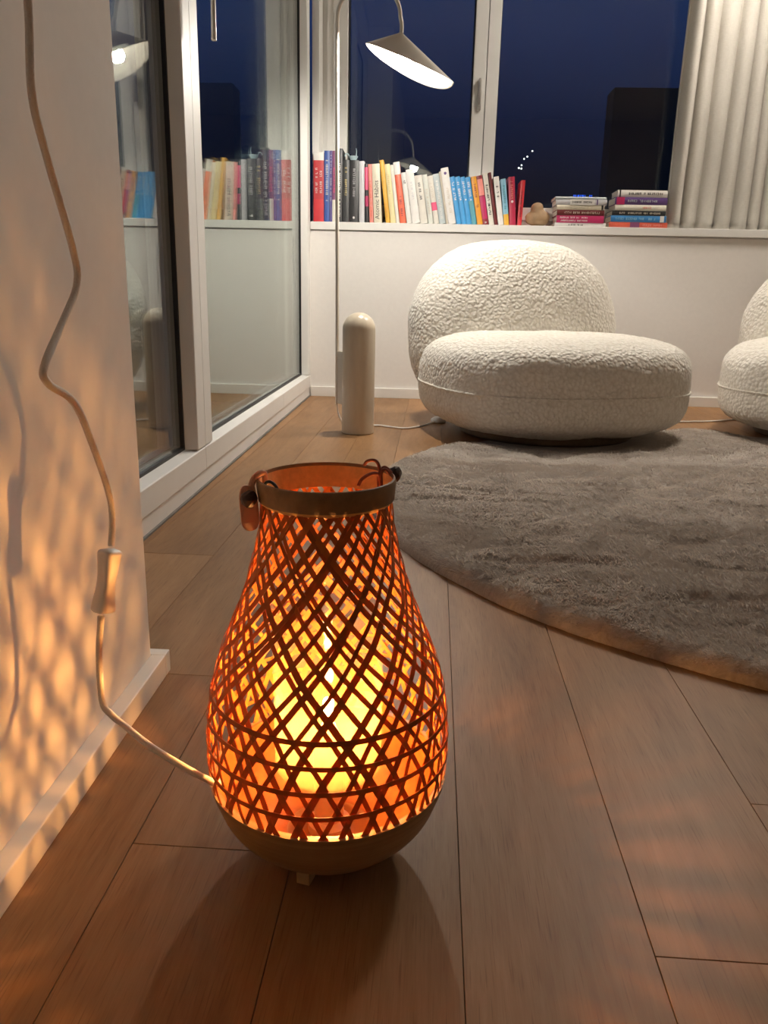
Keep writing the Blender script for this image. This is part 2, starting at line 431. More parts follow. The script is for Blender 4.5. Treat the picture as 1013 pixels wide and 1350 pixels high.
# ------------------------------------------------------------------ rug
RX, RY, RR = .897, 1.763, 1.005
CH1 = (.424, 2.705); CH2 = (1.48, 2.80)
def rug_h(x, y, d):
    """pile height at a distance d inside the edge"""
    h = .026 * math.sqrt(max(0, 1 - (1 - min(d, .03) / .03) ** 2))
    p = Vector((x, y, 0))
    h += .007 * sstep(0, .08, d) * (noise.noise(p * 3.1) + .6 * noise.noise(p * 7.3))
    rp = Vector((x * 4.5 + y * 2.0, y * 7.5 - x * 2.2, 1.7)) + Vector((noise.noise(p * 4), noise.noise(p * 4 + Vector((5, 5, 5))), 0)) * .9
    h -= .010 * sstep(0, .1, d) * max(0, 1 - abs(noise.noise(rp)) * 5)          # brushed creases
    h += .003 * noise.noise(Vector((x * 26, y * 40, 3))) * sstep(0, .02, d)
    h += .0016 * noise.noise(Vector((x * 90, y * 120, 9))) * sstep(0, .01, d)
    for cx, cy in (CH1, CH2):
        q = math.hypot(x - cx, y - cy); h = .004 + (h - .004) * sstep(.30, .52, q) if h > .004 else h
    return max(h, .0012)
bm = bmesh.new(); NA = 720; rads = [0.02]
while rads[-1] < RR - .05: rads.append(rads[-1] + .0062)
rads += [RR - .045 + .045 * (1 - (1 - k / 16) ** 1.6) for k in range(1, 17)]
rings = []
for r in rads:
    ring = []
    for k in range(NA):
        a = 2 * PI * k / NA
        wob = 1 + .004 * noise.noise(Vector((math.cos(a) * 6, math.sin(a) * 6, 0))) + .0015 * noise.noise(Vector((math.cos(a) * 60, math.sin(a) * 60, 0)))
        x, y = RX + r * wob * math.cos(a), RY + r * wob * math.sin(a)
        ring.append(bm.verts.new((x, y, rug_h(x, y, RR - r))))
    rings.append(ring)
for a, b in zip(rings, rings[1:]):
    for k in range(NA): bm.faces.new((a[k], a[(k+1) % NA], b[(k+1) % NA], b[k]))
bm.faces.new(rings[0])
low = [bm.verts.new((v.co.x, v.co.y, .0004)) for v in rings[-1]]
for k in range(NA): bm.faces.new((rings[-1][k], rings[-1][(k+1) % NA], low[(k+1) % NA], low[k]))
bm.faces.new(low[::-1])
rug = tag(obj('round_rug', bm, M['rug'], None, True), 'large round taupe plush rug lying on the wooden floor in front of the chairs', 'rug')

# the pile itself: short combed tufts
def pile_mat():
    m = Mat('taupe_pile'); v = m.coords(); nz = m.noise(v, 8, 4, .6)
    d = m.n('ShaderNodeBsdfDiffuse'); t = m.n('ShaderNodeBsdfTranslucent')
    m.l(m.ramp(nz, [(.35, (.47, .405, .345)), (.65, (.62, .55, .48))]), d.inputs[0]); m.l(m.ramp(nz, [(.35, (.50, .43, .37)), (.65, (.66, .58, .51))]), t.inputs[0])
    x = m.n('ShaderNodeMixShader'); x.inputs[0].default_value = .5; m.l(d.outputs[0], x.inputs[1]); m.l(t.outputs[0], x.inputs[2])
    return m.done(x.outputs[0])
M['pile'] = pile_mat()
hv, hf = [], []; rg = random.Random(5); cnt = 0
while cnt < 230000:
    a = rg.uniform(0, 2 * PI); q = math.sqrt(rg.random()) * (RR - .004); x, y = RX + q * math.cos(a), RY + q * math.sin(a)
    if x > 1.75 or (y > 2.1 and rg.random() < .75) or (y > 1.5 and rg.random() < .4): continue
    d = RR - q; k = min(math.hypot(x - CH1[0], y - CH1[1]), math.hypot(x - CH2[0], y - CH2[1]))
    if k < .30: continue
    z = rug_h(x, y, d); p = Vector((x * 3.2, y * 3.2, 0))
    th = 3.4 + 1.6 * noise.noise(p) + 1.1 * noise.noise(p * 4.1) + rg.uniform(-.9, .9)
    edge = max(0, 1 - d / .03)
    ln = rg.uniform(.006, .011) * sstep(.30, .45, k); fx, fy = math.cos(th), math.sin(th)
    ox, oy = math.cos(a) * edge, math.sin(a) * edge
    lean = .75
    tx, ty, tz = (fx * lean * (1 - edge) + ox) * ln, (fy * lean * (1 - edge) + oy) * ln, ln * (.62 - .45 * edge)
    w = rg.uniform(.0007, .0012); sx, sy = -fy * w, fx * w; i = len(hv)
    z -= .001
    hv += [(x - sx, y - sy, max(z, .0012)), (x + sx, y + sy, max(z, .0012)), (x + tx * .6 + sx * .8, y + ty * .6 + sy * .8, max(z + tz * .8, .0014)), (x + tx * .6 - sx * .8, y + ty * .6 - sy * .8, max(z + tz * .8, .0014)), (x + tx, y + ty, max(z + tz * .95, .0014))]
    hf += [(i, i + 1, i + 2, i + 3), (i + 3, i + 2, i + 4)]; cnt += 1
me = bpy.data.meshes.new('pile'); me.from_pydata(hv, [], hf); me.materials.append(M['pile'])
po = bpy.data.objects.new('pile', me); C.objects.link(po); po.parent = rug; po['kind'] = 'stuff'

# ------------------------------------------------------------------ lounge chairs
def sgp(v, e): return math.copysign(abs(v) ** e, v)
def blob(a, b, c, e_plan, e_v, nu=160, nv=100, warp=None):
    bm = bmesh.new(); rings = []
    for j in range(1, nv):
        v = -PI / 2 + PI * j / nv; ring = []
        for i in range(nu):
            u = 2 * PI * i / nu
            cv = sgp(math.cos(v), e_v); p = Vector((a * cv * sgp(math.cos(u), e_plan), b * cv * sgp(math.sin(u), e_plan), c * sgp(math.sin(v), e_v)))
            if warp: p = warp(p)
            ring.append(bm.verts.new(p))
        rings.append(ring)
    for A, B_ in zip(rings, rings[1:]):
        for i in range(nu): bm.faces.new((A[i], A[(i+1) % nu], B_[(i+1) % nu], B_[i]))
    for ring, z in ((rings[0], -c), (rings[-1], c)):
        p = Vector((0, 0, z)); p = warp(p) if warp else p
        v = bm.verts.new(p)
        for i in range(nu): bm.faces.new((ring[i], ring[(i+1) % nu], v))
    return bm
def nubs(bm, s):
    bm.normal_update()
    for v in bm.verts:
        v.co += v.normal * (.0018 * noise.noise(v.co * 45 + Vector((s, 0, 0))) + .004 * noise.noise(v.co * 9 + Vector((0, s, 0))))
def seat_warp(p):
    q = p.copy(); pass
    g = math.exp(-((p.z + .012) / .007) ** 2) * .007        # seam pulled in round the middle
    r = math.hypot(p.x, p.y)
    if r > .1: q.x -= p.x / r * g; q.y -= p.y / r * g
    q += Vector((0, 0, .181)); return q
def back_warp(p):
    q = p.copy()
    q.x *= 1.0 - .10 * sstep(.0, .33, p.z)
    q = Matrix.Rotation(-.20, 3, 'X') @ q
    q += Vector((-.022, .27, .335)); return q
def make_chair():
    t = thing('lounge_chair', 'whole low cream textured lounge chair standing between the stone lamp and the other chair', 'chair', group='cream lounge chairs')
    bm = blob(.420, .41, .161, .74, .52, 220, 130, seat_warp); nubs(bm, 1); obj('seat', bm, M['boucle'], t, True)
    bm = blob(.388, .20, .309, .78, .72, 180, 120, back_warp); nubs(bm, 5); obj('backrest', bm, M['boucle'], t, True)
    pr = []
    for k in range(160):
        u_ = 2 * PI * k / 160; pr.append(Vector((.4212 * sgp(math.cos(u_), .74), .4112 * sgp(math.sin(u_), .74), .169)))
    bm = bmesh.new(); tube(bm, pr + pr[:1], .0034, 8, False); obj('seam_piping', bm, M['boucle'], t, True)
    bm = bmesh.new(); lathe(bm, [(0, .005), (.285, .005), (.292, .012), (.292, .032), (.28, .036), (0, .036)], 72)
    obj('plinth', bm, M['dark_base'], t, True, 35)
    return t
ch = make_chair(); ch.location = (*CH1, 0); ch.rotation_euler.z = math.radians(18)
r2 = ch.copy(); C.objects.link(r2); r2.location = (*CH2, 0); r2.rotation_euler.z = math.radians(-27)
r2['label'] = 'cream textured lounge chair cut off by the right edge of the photo'
for c in list(ch.children):
    d = c.copy(); C.objects.link(d); d.parent = r2

# ------------------------------------------------------------------ floor lamp
LX, LY = -.213, 2.602
fl = thing('floor_lamp', 'arched cream floor lamp with round topped stone base and folded shade', 'floor lamp', (LX, LY, 0))
def loc(p): return (p[0] - LX, p[1] - LY, p[2])
prof = [(0, .001), (.0515, .001), (.0535, .003)] + [(.0535, .003 + (.338 - .003) * k / 10) for k in range(1, 11)]
prof += [(.0535 * math.cos(a), .338 + .054 * math.sin(a)) for a in [PI / 2 * k / 14 for k in range(1, 14)]] + [(0, .392)]
bm = bmesh.new(); lathe(bm, prof, 64); obj('stone_base', bm, M['stone'], fl, True, 40)
PX, PY = -.2925, 2.685
bm = bmesh.new()
arc = [(PX, PY, .083), (PX - .001, PY, .4), (PX - .004, PY, .8), (PX - .0065, PY, 1.17)]
cx, cz, rr_ = (-.299 - .106) / 2, 1.252, .0965
for k in range(0, 13):
    a = PI - PI * k / 12; arc.append((cx + rr_ * math.cos(a), PY - .025 * k / 12, cz + rr_ * .95 * math.sin(a)))
arc.append((-.1015, 2.656, 1.232)); arc.append((-.1018, 2.655, 1.208))
tube(bm, [loc(p) for p in spline(arc, 6)], .0062, 14); obj('stem', bm, M['cream_metal'], fl, True, 50)
bm = bmesh.new(); box(bm, -.08, -.045, -.003, .003, .085, .262, .001); bmesh.ops.transform(bm, verts=bm.verts, matrix=Matrix.Translation((PX - LX, PY - LY, 0)) @ Matrix.Rotation(math.atan2(LY - PY, LX - PX), 4, 'Z') @ Matrix.Translation((.077, 0, 0))); obj('bracket', bm, M['cream_metal'], fl)
# shade: a sheet folded from a point, wide opening facing down
def shade_bm():
    bm = bmesh.new(); nA, nR = 96, 26; apex = Vector((-.1015, 2.655, 1.2105)); ctr = Vector((-.074, 2.655, 1.128))
    ex = Vector((.934, 0, -.357)); ey = Vector((0, 1, 0)); Rr = .1456
    def P(t, a, ins=0):
        ca, sa = math.cos(a), math.sin(a)
        rim = ctr + ex * (Rr * ca) + ey * ((.185 * (1 + .22 * ca) if sa > 0 else .03) * sa)
        p = apex.lerp(rim, t); pass
        return p
    tt = [k / nR for k in range(nR + 1)]; tt[0] = .03
    outer = [[bm.verts.new(loc(P(t, 2 * PI * i / nA))) for i in range(nA)] for t in tt]
    inner = [[bm.verts.new(Vector(loc(P(max(t - .012, .02), 2 * PI * i / nA))) + Vector((0, 0, -.0025)) * (1 - .6 * t) + (Vector(loc(ctr)) - Vector(loc(P(t, 2 * PI * i / nA)))) * .012) for i in range(nA)] for t in tt]
    for L in (outer, inner):
        for A, B_ in zip(L, L[1:]):
            for i in range(nA): bm.faces.new((A[i], A[(i+1) % nA], B_[(i+1) % nA], B_[i]))
    for i in range(nA): bm.faces.new((outer[-1][i], outer[-1][(i+1) % nA], inner[-1][(i+1) % nA], inner[-1][i]))
    bm.faces.new(outer[0]); bm.faces.new(inner[0])
    return bm
obj('shade', shade_bm(), M['cream_metal'], fl, True, 50)
bm = bmesh.new(); lathe(bm, [(0, 1.194), (.010, 1.194), (.010, 1.174), (.008, 1.172), (0, 1.172)], 24, -.094 - LX, 2.682 - LY); obj('lamp_socket', bm, M['cream_metal'], fl, True, 40)
bm = bmesh.new(); bmesh.ops.create_uvsphere(bm, u_segments=24, v_segments=16, radius=.021, matrix=Matrix.Translation(loc((-.094, 2.690, 1.150)))); obj('bulb', bm, M['lamp_bulb'], fl, True)
cordp = [(-.292, 2.686, .10), (-.290, 2.695, .05), (-.268, 2.705, .012), (-.22, 2.70, .0035), (-.157, 2.742, .0035), (-.10, 2.712, .0035), (-.054, 2.700, .0035), (0, 2.76, .0035), (.045, 2.85, .0045),
         (.075, 2.90, .0045), (.15, 3.06, .0035), (.32, 3.15, .0035), (.55, 3.16, .0035), (.78, 3.08, .0035), (.953, 3.045, .0035), (1.06, 3.065, .0035), (1.165, 3.105, .0035), (1.35, 3.24, .0035), (1.6, 3.4, .0035)]
bm = bmesh.new(); tube(bm, [loc(p) for p in spline(cordp, 8)], .0032, 8); obj('power_cord', bm, M['white_plastic'], fl, True)
bm = bmesh.new(); lathe(bm, [(0, .001), (.026, .001), (.029, .005), (.027, .013), (.018, .019), (0, .021)], 40, .062 - LX, 2.876 - LY)
for v in bm.verts: v.co.y = (v.co.y - (2.876 - LY)) * 1.25 + (2.876 - LY)
obj('foot_switch', bm, M['white_plastic'], fl, True)

# ------------------------------------------------------------------ woven lantern
TX, TY = -.0658, .565
lt = thing('woven_lantern', 'glowing woven bamboo lantern standing on the floor beside the white wall', 'lantern', (TX, TY, 0), (0, math.radians(-.6), 0))
ZK = [.008, .012, .02, .04, .06, .076, .10, .125, .15, .18, .22, .26, .29, .318]
RK = [.040, .048, .0635, .083, .092, .0965, .0975, .0968, .0933, .0855, .0695, .0572, .0513, .0495]
def RZ(z): return herm(z, ZK, RK)
# bowl
zs = [.008 + (.076 - .008) * (k / 24) ** 1.4 for k in range(25)]
prof = [(0, .008)] + [(RZ(z), z) for z in zs] + [(RZ(.076) - .0045, .0765)]
prof += [(max(RZ(z) - .006, .001), z + .006 * (1 - (z - .008) / .068)) for z in reversed(zs)] + [(0, .0145)]
bm = bmesh.new(); lathe(bm, prof, 96); 
for f_ in bm.faces:
    c_ = f_.calc_center_median(); n_ = f_.normal
    if c_.z > .0145 - 1e-4 and math.hypot(c_.x, c_.y) < RZ(min(max(c_.z, .008), .076)) - .0035: f_.material_index = 1
obj('bowl', bm, [M['bowl'], M['bowl_in']], lt, True, 35)
for a in (-106, 14, 134):
    ra = math.radians(a); bm = bmesh.new(); t = bmesh.new(); box(t, -.0055, .0055, -.006, .006, .0004, .0125, .0006)
    merge(bm, t, Matrix.Translation((.048 * math.cos(ra), .048 * math.sin(ra), 0)) @ Matrix.Rotation(ra + PI / 2, 4, 'Z')); obj('foot', bm, M['foot'], lt)
# weave
zz = [.074 + .002 * k for k in range(0, 116)]          # to .304
TW = [0]
for a, b in zip(zz, zz[1:]):
    TW.append(TW[-1] + lerp((a + b) / 2, [.076, .12, .16, .2, .25, .306], [4.4, 5.2, 8.5, 11.0, 12.0, 12.5]) * (b - a))
bm = bmesh.new(); sl = bm.loops.layers.float_color.new('strip'); NS = 35
def ribbon(path, wid, thick, col):
    """path: list of (phi, z, radial offset)"""
    pts = [Vector(((RZ(z) + o) * math.cos(p), (RZ(z) + o) * math.sin(p), z)) for p, z, o in path]
    rows = []
    for i, (p, z, o) in enumerate(path):
        T = (pts[min(i + 1, len(pts) - 1)] - pts[max(i - 1, 0)]).normalized()
        dr = (RZ(z + .001) - RZ(z - .001)) / .002
        N = Vector((math.cos(p), math.sin(p), -dr)).normalized(); S = T.cross(N).normalized()
        w = wid(z) if callable(wid) else wid
        rows.append([bm.verts.new(pts[i] + S * sx * w / 2 + N * sy * thick / 2) for sx, sy in ((-1, -1), (1, -1), (1, 1), (-1, 1))])
    for A, B_ in zip(rows, rows[1:]):
        for k in range(4):
            f = bm.faces.new((A[k], A[(k+1) % 4], B_[(k+1) % 4], B_[k]))
            for l in f.loops: l[sl] = col
    for R_ in (rows[0][::-1], rows[-1]):
        f = bm.faces.new(R_)
        for l in f.loops: l[sl] = col
rnd = random.Random(11)
for d in (-1, 1):
    for s in range(NS):
        p0 = 2 * PI * s / NS + rnd.uniform(-.045, .045) + (.05 if d > 0 else 0)
        k = rnd.uniform(.95, 1.05); w0 = rnd.choice([.0034, .0038, .0042, .0046, .0052]); j = rnd.uniform(-.0004, .0004)
        col = (rnd.random(), rnd.random(), rnd.random(), 1); ph = rnd.uniform(0, 6)
        path = [(p0 + d * TW[i] * k + .02 * math.sin(z * 34 + ph), z, -.0018 + d * .00075 * math.cos(s * PI + z * 150) + j) for i, z in enumerate(zz)]
        ribbon(path, (lambda z, w0=w0: w0 * (1 - .14 * sstep(.16, .28, z))), .0005, col)
obj('woven_shade', bm, M['strip'], lt)
for z, w in ((.095, .0036), (.1135, .0038), (.133, .0034), (.152, .0038)):
    bm = bmesh.new(); sl = bm.loops.layers.float_color.new('strip')
    col = (rnd.uniform(0, .5), 0, 0, 1)
    ribbon([(2 * PI * k / 120, z + .0008 * math.sin(2 * PI * k / 120 * 2 + z * 90), -.0004) for k in range(121)], w, .0007, col)
    obj('hoop', bm, M['strip'], lt)
# top rim: a wound band with fine layers inside
prof = [(.0478, .2995), (.0508, .303), (.0520, .316), (.0512, .3185), (.0502, .3190), (.0494, .3178)]
for k in range(7):
    z = .3165 - .0026 * k; prof += [(.0493 - .0006 * k, z), (.0487 - .0006 * k, z - .0009)]
bm = bmesh.new(); lathe(bm, prof, 96, close=True); 
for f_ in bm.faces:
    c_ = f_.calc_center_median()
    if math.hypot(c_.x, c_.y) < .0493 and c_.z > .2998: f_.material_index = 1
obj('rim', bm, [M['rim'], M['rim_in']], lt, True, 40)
# glass cylinder, socket, bulb
bm = bmesh.new(); lathe(bm, [(.0425, .078), (.0435, .079), (.0435, .218), (.0425, .2195), (.0415, .218), (.0415, .079)], 64, close=True); obj('glass_cylinder', bm, M['haze'], lt, True, 40)
bm = bmesh.new(); lathe(bm, [(0, .0148), (.018, .0148), (.018, .022), (.0125, .026), (.0125, .095), (.006, .112), (.004, .116), (0, .116)], 32); obj('socket', bm, M['socket'], lt, True, 40)
bm = bmesh.new(); lathe(bm, [(0, .1165), (.0035, .1175), (.0035, .124)] + [(.0045 * math.cos(a), .131 + .0055 * math.sin(a)) for a in [-.6 + (PI / 2 + .6) * k / 8 for k in range(8)]] + [(0, .1365)], 20)
obj('bulb', bm, M['lantern_bulb'], lt, True)
# handle fixings
TILT = Matrix.Rotation(math.radians(-.6), 3, 'Y').inverted()
def L3(x, y, z): return tuple(TILT @ Vector((x - TX, y - TY, z)))
bm = bmesh.new()                      # pale leather tab hanging off the rim on the left
sh = [(-.0045, .016), (.0035, .017), (.0062, .010), (.0065, -.002), (.0058, -.012), (.002, -.0165), (-.004, -.0160), (-.0066, -.010), (-.0068, .002), (-.0060, .010)]
sm = spline([(a, b, 0) for a, b in sh + sh[:1]], 5)[:-1]; mt = Matrix.Translation(L3(-.1235, .5455, .2975)) @ Matrix.Rotation(math.radians(-152), 4, 'Z') @ Matrix.Rotation(PI / 2, 4, 'X') 
A = [bm.verts.new(mt @ Vector((p.x, p.y, -.0011 + .0016 * math.sin(p.y * 160)))) for p in sm]; B_ = [bm.verts.new(mt @ Vector((p.x, p.y, .0011 + .0016 * math.sin(p.y * 160)))) for p in sm]
bm.faces.new(A); bm.faces.new(B_[::-1])
for k in range(len(A)): bm.faces.new((A[k], A[(k+1) % len(A)], B_[(k+1) % len(A)], B_[k]))
obj('leather_tab', bm, M['leather'], lt)
bm = bmesh.new(); tube(bm, [Vector(L3(*p)) for p in spline([(-.1235, .547, .306), (-.1205, .550, .3185), (-.1150, .558, .3215), (-.1135, .559, .313)], 6)], .0024, 8); obj('leather_loop', bm, M['leather'], lt, True)
for x, y, z, r in ((-.1225, .5425, .3055, .0064), (-.0195, .590, .3165, .0062)):
    bm = bmesh.new(); bmesh.ops.create_icosphere(bm, subdivisions=2, radius=r, matrix=Matrix.Translation(L3(x, y, z)))
    for v in bm.verts:
        c = Vector(L3(x, y, z)); dd = v.co - c; v.co = c + dd * (1 + .18 * noise.noise(dd * 300 + Vector((r, 0, 0))))
    obj('knot', bm, M['knot'], lt)
bm = bmesh.new()
for ps in ([(-.0285, .574, .310), (-.030, .577, .322), (-.0335, .580, .3285), (-.040, .583, .3275), (-.0425, .584, .324)],
           [(-.0280, .574, .308), (-.031, .574, .319), (-.0365, .570, .3205), (-.0425, .563, .318), (-.045, .560, .3135)],
           [(-.0225, .574, .320), (-.026, .574, .3235), (-.029, .574, .320), (-.029, .573, .308)],
           [(-.0215, .582, .319), (-.027, .580, .324), (-.031, .577, .318), (-.030, .575, .306)]):
    tube(bm, [Vector(L3(*p)) for p in spline(ps, 6)], .0013, 7)
obj('tie_string', bm, M['string'], lt, True)
bm = bmesh.new(); tube(bm, [Vector(L3(*p)) for p in spline([(-.112, .545, .309), (-.110, .541, .3175), (-.1055, .538, .3195), (-.101, .537, .315), (-.1025, .539, .308)], 6)], .0012, 7); obj('wire_loop', bm, M['gasket'], lt, True)
# cord and inline switch, hanging beside the wall
up = [(-.243, .5816, .2521), (-.244, .5891, .2876), (-.245, .5636, .3408), (-.246, .5420, .3718), (-.247, .5085, .3886), (-.248, .5090, .4009), (-.25, .5475, .4288), (-.25, .5722, .4519), (-.25, .5708, .4750), (-.25, .5405, .5342), (-.25, .5288, .5672), (-.25, .5345, .6189), (-.252, .54, .72), (-.27, .54, .80), (-.305, .54, .83)]
bm = bmesh.new(); tube(bm, [Vector(L3(*p)) for p in spline(up, 8)], .0027, 10); obj('power_cord', bm, M['cord'], lt, True)
dn = [(-.2455, .5575, .202), (-.2495, .557, .165), (-.247, .551, .1315), (-.238, .545, .1235), (-.225, .539, .1175), (-.2, .527, .1075), (-.168, .519, .094), (-.150, .522, .082), (-.147, .527, .080)]
bm = bmesh.new(); tube(bm, [Vector(L3(*p)) for p in spline(dn, 8)], .0027, 10); obj('power_cord', bm, M['cord'], lt, True)
bm = bmesh.new(); n = 40; rings = []
for k in range(n + 1):                # waisted switch body
    t = -1 + 2 * k / n; hz = .0262 * t
    e = math.sqrt(max(0, 1 - max(0, (abs(t) - .84) / .16) ** 2)); e = max(e, .02)
    w = (.0076 - .0008 * math.cos(PI * t * .9) ) * e; dpt = (.0070 - .0012 * math.cos(PI * t)) * (.4 + .6 * e)
    rings.append([bm.verts.new((w * sgp(math.cos(2*PI*i/28), .55), dpt * sgp(math.sin(2*PI*i/28), .55), hz)) for i in range(28)])
for A, B_ in zip(rings, rings[1:]):
    for i in range(28): bm.faces.new((A[i], A[(i+1) % 28], B_[(i+1) % 28], B_[i]))
bm.faces.new(rings[0][::-1]); bm.faces.new(rings[-1])
bmesh.ops.transform(bm, verts=bm.verts, matrix=Matrix.Translation(L3(-.2440, .5695, .2270)) @ Matrix.Rotation(math.radians(-25), 4, 'Z') @ Matrix.Rotation(math.radians(-15), 4, 'X'))
obj('inline_switch', bm, M['white_plastic'], lt, True, 50)

# ------------------------------------------------------------------ books
def cmat(name, c, rough=.42):
    if name not in M: M[name] = simple(name, c, rough, .05, 40)
    return M[name]
COL = dict(red=(.42,.022,.03), blue=(.035,.085,.32), violet=(.12,.10,.30), plum=(.20,.06,.14), black=(.016,.016,.018), charcoal=(.03,.03,.032), grey=(.50,.50,.52),
           pink=(.75,.09,.20), salmon=(.74,.26,.22), cream=(.66,.60,.47), yellow=(.72,.40,.05), paleyellow=(.72,.62,.33), ivory=(.72,.69,.60), orange=(.74,.13,.06),
           white=(.70,.68,.65), oat=(.64,.61,.54), palegreen=(.60,.62,.56), bluegrey=(.46,.52,.53), sand=(.55,.49,.40), sky=(.055,.30,.62), amber=(.72,.32,.035), darkred=(.24,.025,.035),
           maroon=(.12,.016,.018), lightblue=(.24,.47,.62), crimson=(.42,.025,.065), scarlet=(.55,.03,.04), magenta=(.45,.025,.11), purple=(.10,.05,.18), royal=(.04,.20,.46), coral=(.66,.12,.07), gold=(.60,.48,.20), teal=(.10,.33,.40))
def book_cover(w, h, d):
    """upright: spine faces -Y, x 0..w, z 0..h"""
    bm = bmesh.new(); th = min(.0016, w * .12)
    box(bm, 0, th, .0012, d, 0, h, .0003); box(bm, w - th, w, .0012, d, 0, h, .0003)
    n = 7; A = []; B_ = []       # softly rounded spine
    pr = [(w * k / n, -.0022 * math.sin(PI * k / n)) for k in range(n + 1)]
    ring = pr + [(w, .0024), (0, .0024)]
    A = [bm.verts.new((x, y, 0)) for x, y in ring]; B_ = [bm.verts.new((x, y, h)) for x, y in ring]
    for k in range(len(ring)): bm.faces.new((A[k], A[(k+1) % len(ring)], B_[(k+1) % len(ring)], B_[k]))
    bm.faces.new(A[::-1]); bm.faces.new(B_)
    return bm
def glyphs(w, h, z0, z1, rows, seed, lh=.62):
    """small letter strokes running up the spine"""
    rg = random.Random(seed); bm = bmesh.new(); rw = w / (rows + .35); 
    for r in range(rows):
        xc = w / 2 + (r - (rows - 1) / 2) * rw; ht = min(rw * lh, .009); z = z0
        while z < z1 - ht:
            wd = ht * rg.uniform(.45, .75); s = ht * .2
            y0, y1 = -.0031, -.0018
            if rg.random() < .82:
                box(bm, xc - ht/2, xc + ht/2, y0, y1, z, z + s)
                for q in range(rg.choice([1, 1, 2])):
                    xx = xc + rg.choice([-.5, -.1, .3]) * ht; box(bm, xx, xx + s, y0, y1, z, z + wd)
                if rg.random() < .5: box(bm, xc - ht/2, xc + ht/2, y0, y1, z + wd - s, z + wd)
            z += wd + ht * .28
    return bm
def text_bm(s, size):
    cu = bpy.data.curves.new('t', 'FONT'); cu.body = s; cu.size = size; cu.extrude = .0003; cu.resolution_u = 3
    ob = bpy.data.objects.new('t', cu); C.objects.link(ob); dg = bpy.context.evaluated_depsgraph_get(); dg.update()
    me = bpy.data.meshes.new_from_object(ob.evaluated_get(dg)); bm = bmesh.new(); bm.from_mesh(me)
    bpy.data.objects.remove(ob); bpy.data.curves.remove(cu); bpy.data.meshes.remove(me); return bm
SILL = .7432
def book(x0, x1, h, lean, colour, label, group, title=None, bands=(), d=.128, yo=0, words=None, rows=1, tz=(.2, .85)):
    w = (x1 - x0) * math.cos(lean) - .0006
    r = thing('book', label, 'book', (x0 if lean <= 0 else x1, 3.5625 + yo, SILL), (0, lean, 0), group)
    ox = 0 if lean <= 0 else -w
    def sh(bm):
        bmesh.ops.translate(bm, verts=bm.verts, vec=(ox, 0, 0)); return bm
    obj('cover', sh(book_cover(w, h, d)), cmat('cover_' + colour, COL[colour]), r, True, 40)
    th = min(.0016, w * .12)
    bm = bmesh.new(); box(bm, th + .0001, w - th - .0001, .0026, d - .003, .0025, h - .0025); obj('pages', sh(bm), M['paper'], r)
    for z0, z1, c in bands:
        bm = bmesh.new(); n = 7
        ring = [(w * k / n, -.0022 * math.sin(PI * k / n) - .0003) for k in range(n + 1)] + [(w, .001), (0, .001)]
        A = [bm.verts.new((x, y, z0 * h)) for x, y in ring]; B_ = [bm.verts.new((x, y, z1 * h)) for x, y in ring]
        for k in range(len(ring)): bm.faces.new((A[k], A[(k+1) % len(ring)], B_[(k+1) % len(ring)], B_[k]))
        bm.faces.new(A[::-1]); bm.faces.new(B_); obj('spine_band', sh(bm), cmat('cover_' + c, COL[c]), r, True, 40)
    if words:
        bm = text_bm(words, w * .78)
        xs = [v.co.x for v in bm.verts]; L = max(xs) - min(xs); k = (h * (tz[1] - tz[0])) / L
        bmesh.ops.transform(bm, verts=bm.verts, matrix=Matrix.Translation((w * .72, -.0028, h * tz[0])) @ Matrix.Rotation(-PI/2, 4, 'Y') @ Matrix.Rotation(PI/2, 4, 'X') @ Matrix.Diagonal((k, 1, 1, 1)))
        obj('title', sh(bm), cmat('ink_' + title, COL[title]), r)
    elif title:
        obj('title', sh(glyphs(w, h, h * tz[0], h * tz[1], rows, int(x0 * 1e5) & 0xffff)), cmat('ink_' + title, COL[title]), r)
    return r
ROW = 'books standing in a row on the window sill'
